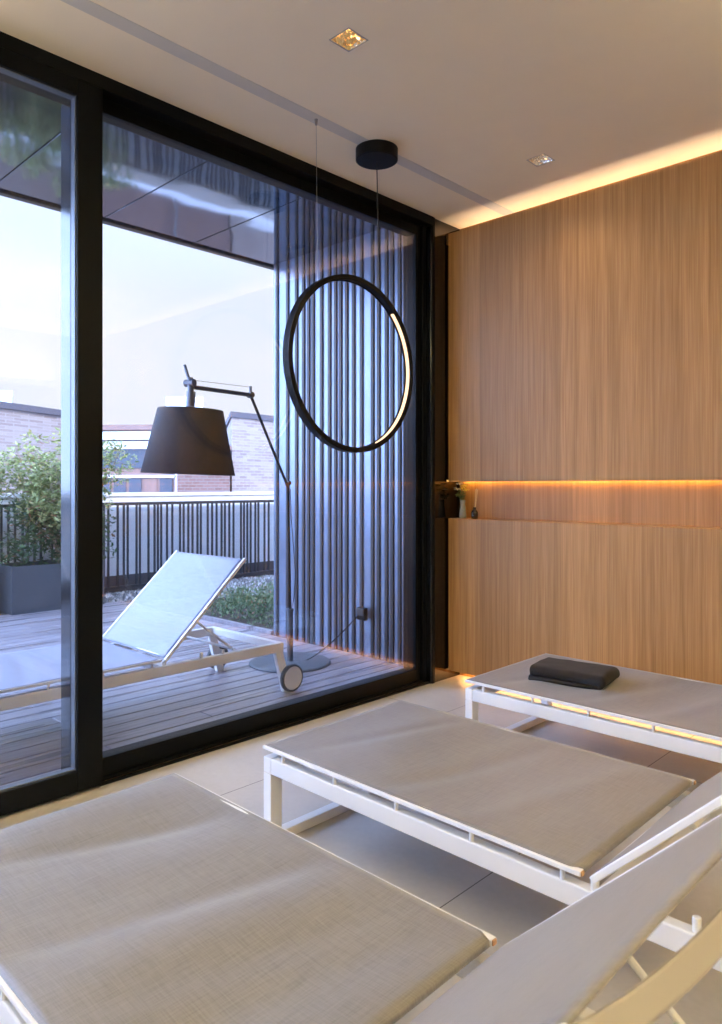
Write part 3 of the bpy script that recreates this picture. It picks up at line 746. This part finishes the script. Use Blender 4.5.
# ------------------------------------------------------------------ downlights
def downlight(x, y, label, mat, power):
    r = empty('recessed_downlight', (x, y, H), label=label, cat='downlight')
    b = MB(); s = hs-.001; t = s-.004
    for a0, a1, c0, c1 in ((-s, s, -s, -t), (-s, s, t, s), (-s, -t, -t, t), (t, s, -t, t)): b.box(a0, c0, -.0008, a1, c1, .003)
    b.build('trim_frame', M['steel'], r)
    b = MB(); u = .026; D = .085; th = .002
    q0 = [(-t, -t), (t, -t), (t, t), (-t, t)]; q1 = [(-u, -u), (u, -u), (u, u), (-u, u)]
    # crumpled reflector walls, finely faceted
    N = 9
    rnd = random.Random(int((x+y)*100))
    for k in range(4):
        a, c = Vector(q0[k]), Vector(q0[(k+1) % 4]); e_, g = Vector(q1[k]), Vector(q1[(k+1) % 4]); vs = []
        for i in range(N+1):
            for j in range(N+1):
                p = a.lerp(c, i/N).lerp(e_.lerp(g, i/N), j/N); z = .003+D*j/N
                if 0 < i < N and 0 < j < N: p *= 1+rnd.uniform(-.07, .04); z += rnd.uniform(-.002, .002)
                vs.append((p.x, p.y, z))
        b.add(vs, [(i*(N+1)+j, (i+1)*(N+1)+j, (i+1)*(N+1)+j+1, i*(N+1)+j+1) for i in range(N) for j in range(N)])
    b.box(-u, -u, D+.003, u, u, D+.006); b.build('reflector', mat, r)
    b = MB(); b.lathe([(0, .055), (.008, .057), (.013, .066), (.014, .078), (.012, D+.003)], (0, 0, 0), 20); b.build('bulb', emit('bulb_glow', (1, .8, .55), 6), r, smooth=True)
    light('spot_light', 'SPOT', (0, 0, .012), power, WARM, parent=r, spot_size=math.radians(128), spot_blend=.8, shadow_soft_size=.02)
    return r
names = ['square recessed downlight with golden foil, nearest above the loungers', 'square recessed downlight with silvery foil near the oak wall']
for i, (x, y) in enumerate(DL):
    lb = names[i] if i < 2 else 'unseen square downlight added for more light in the room'
    dl = downlight(x, y, lb, M['gold'] if i != 1 else M['silver'], DOWN_W)
    if i > 1: dl['group'] = 'added unseen downlights'
    
# ------------------------------------------------------------------ niche decoration
vz = empty('flower_vase', (-2.708, 3.715, NB), label='slender pale glass vase with yellow and cream flowers in the niche corner', cat='vase')
b = MB(); b.lathe([(0, 0), (.020, 0), (.024, .01), (.021, .05), (.015, .09), (.019, .115), (.017, .115), (.013, .09), (.019, .05), (.021, .012), (0, .008)], seg=28)
m = Mat('frosted_glass'); M['frost'] = m.bsdf((.55, .55, .5), .25, trans=.5); b.build('vase_body', M['frost'], vz, smooth=True)
b = MB(); random.seed(2)
heads = [(.012, -.008, .20), (-.022, .0, .215), (.022, .006, .175), (-.008, .012, .185), (-.035, -.006, .18), (.03, -.01, .205)]
for h in heads: b.tube([(0, 0, .02), (h[0]*.3, h[1]*.3, .11), h], .0018, 6)
leafcloud(b, (-.02, 0, .15), (.035, .02, .03), 40, .014); b.build('stems', M['stem'], vz)
for i, h in enumerate(heads):
    b = MB()
    for k in range(16):
        a = k*2.4; rr_ = .005+.014*(k/16); p = Vector(h)+Vector((math.cos(a)*rr_, math.sin(a)*rr_, .006-.008*k/16))
        t = Vector((math.cos(a), math.sin(a), .5)).normalized()*.013; q = Vector((-math.sin(a), math.cos(a), 0))*.007
        b.add([p, p+t*.5+q, p+t, p+t*.5-q, p+t*.5+Vector((0, 0, .002))], [(0, 1, 4), (1, 2, 4), (2, 3, 4), (3, 0, 4)])
    b.lathe([(0, .004), (.004, .003), (.005, -.002), (0, -.005)], h, 10); b.build('flower_head', M['petal'] if i % 3 != 1 else M['petalw'], vz)
dv = empty('reed_diffuser', (-2.617, 3.715, NB), label='small dark glass bottle with pale reeds standing in the oak niche', cat='reed diffuser')
b = MB(); b.lathe([(0, 0), (.019, 0), (.021, .004), (.021, .04), (.016, .050), (.009, .056), (.009, .072), (.0075, .072), (.0075, .056), (0, .03)], seg=28); b.build('bottle', M['bottle'], dv, smooth=True)
b = MB()
for k in range(6):
    a = k*1.05; b.tube([(0, 0, .03), (.004+.009*math.cos(a)+.010, .008*math.sin(a), .18+.004*(k % 3))], .0018, 6)
b.build('reeds', M['reed'], dv)

# ------------------------------------------------------------------ outdoor cantilever lamp
base = P(290, 486+CAMZ/4.98*F, 4.98); base.z = 0
lr = empty('cantilever_floor_lamp', base, label='black cantilever floor lamp with wide tapered shade standing on the deck', cat='floor lamp')
def R(u, v, d): return P(u, v, d)-base
b = MB(); b.lathe([(0, .001), (.28, .001), (.28, .008), (.27, .014), (.02, .016), (0, .016)], seg=64); b.build('base', M['planter'], lr)
b = MB(); b.tube([(0, 0, .015), (0, 0, .36)], .022, 20); b.tube([(0, 0, .36), (0, 0, .375)], .026, 20); b.build('lower_post', M['alu'], lr)
J1 = R(288, 483, 4.98); J2 = R(250.5, 395, 4.6); J3 = R(192, 387, 4.2)
b = MB(); b.tube([(0, 0, .37), J1], .009, 12); b.build('pole', M['black'], lr)
b = MB(); b.tube([J1-Vector((0, 0, .03)), J2], .0095, 12); b.tube([J1+Vector((-.02, 0, 0)), J1+Vector((.02, 0, 0))], .014, 14); b.build('lower_arm', M['wire'], lr)
b = MB(); b.tube([J2, J3], .013, 12); b.tube([J2, J2+Vector((0, 0, .055))], .009, 10); b.tube([J2+Vector((-.02, 0, 0)), J2+Vector((.02, 0, 0))], .019, 14); b.build('upper_arm', M['alu'], lr)
b = MB(); b.tube([J2+Vector((0, 0, .05)), J3+Vector((0, 0, .04))], .0015, 6); b.build('tension_cable', M['wire'], lr)
b = MB(); H0 = R(184.5, 365, 4.2); H0b = R(190, 383, 4.2); b.tube([H0, H0b], .009, 10); b.tube([H0b+Vector((0, 0, .03)), H0b+Vector((.012, 0, -.10))], .018, 14)
b.tube([H0b+Vector((-.03, -.01, 0)), H0b+Vector((.03, .01, 0))], .022, 16); b.tube([H0b+Vector((.012, 0, -.05)), R(190, 412, 4.2)], .026, 16); b.build('head_joint', M['alu'], lr)
sc = R(189.5, 442, 4.2)
b = MB(); b.lathe([(.187, .187), (.268, -.187), (.265, -.187), (.184, .187)], seg=72)
b.lathe([(.02, .183), (.186, .187), (.186, .184), (.02, .180)], seg=72)
so = b.build('lamp_shade', M['blackshade'], lr, smooth=False); so.location = sc; so.rotation_euler = (0, math.radians(2.0), math.radians(44))
for p in so.data.polygons: p.use_smooth = True
b = MB(); b.lathe([(0, -.06), (.03, -.04), (.038, 0), (.02, .05), (.016, .1), (0, .1)], seg=24); bo = b.build('bulb', M['hub'], lr, smooth=True); bo.location = sc
# cable to the outdoor socket
xo, do = atY(366, 3.75); zo = CAMZ-127/F*do
so_ = empty('outdoor_socket', (xo, 3.728, zo), label='small dark weatherproof socket on the slatted terrace wall', cat='socket')
b = MB(); b.box(-.04, -.035, -.045, .04, 0, .045); b.build('housing', M['black'], so_, bevel=.006)
b = MB(); b.box(-.035, -.042, -.01, .035, -.036, .04); b.build('lid', M['rail'], so_, bevel=.003)
b = MB(); pts = []
A = Vector((xo-.03, 3.70, zo-.02))-base; Bp = Vector((.05, .05, .02))
for i in range(17):
    t = i/16; p = A.lerp(Bp, t); p.z = A.z*(1-t)**1.6+.006+.012*(t > .8)*(0); p.y += -.02*math.sin(PI*t); pts.append(p)
b.tube(pts, .004, 8); b.build('power_cord', M['black'], lr)
b = MB(); pts = [(0, 0, .37), (.03, 0, .45), (.045, 0, .62), (.02, .0, .85), (.0, 0, 1.0), (-.01, 0, 1.2)]
b.tube([(x_+.012, y_, z_) for x_, y_, z_ in pts], .003, 6); b.build('hanging_cord', M['black'], lr)
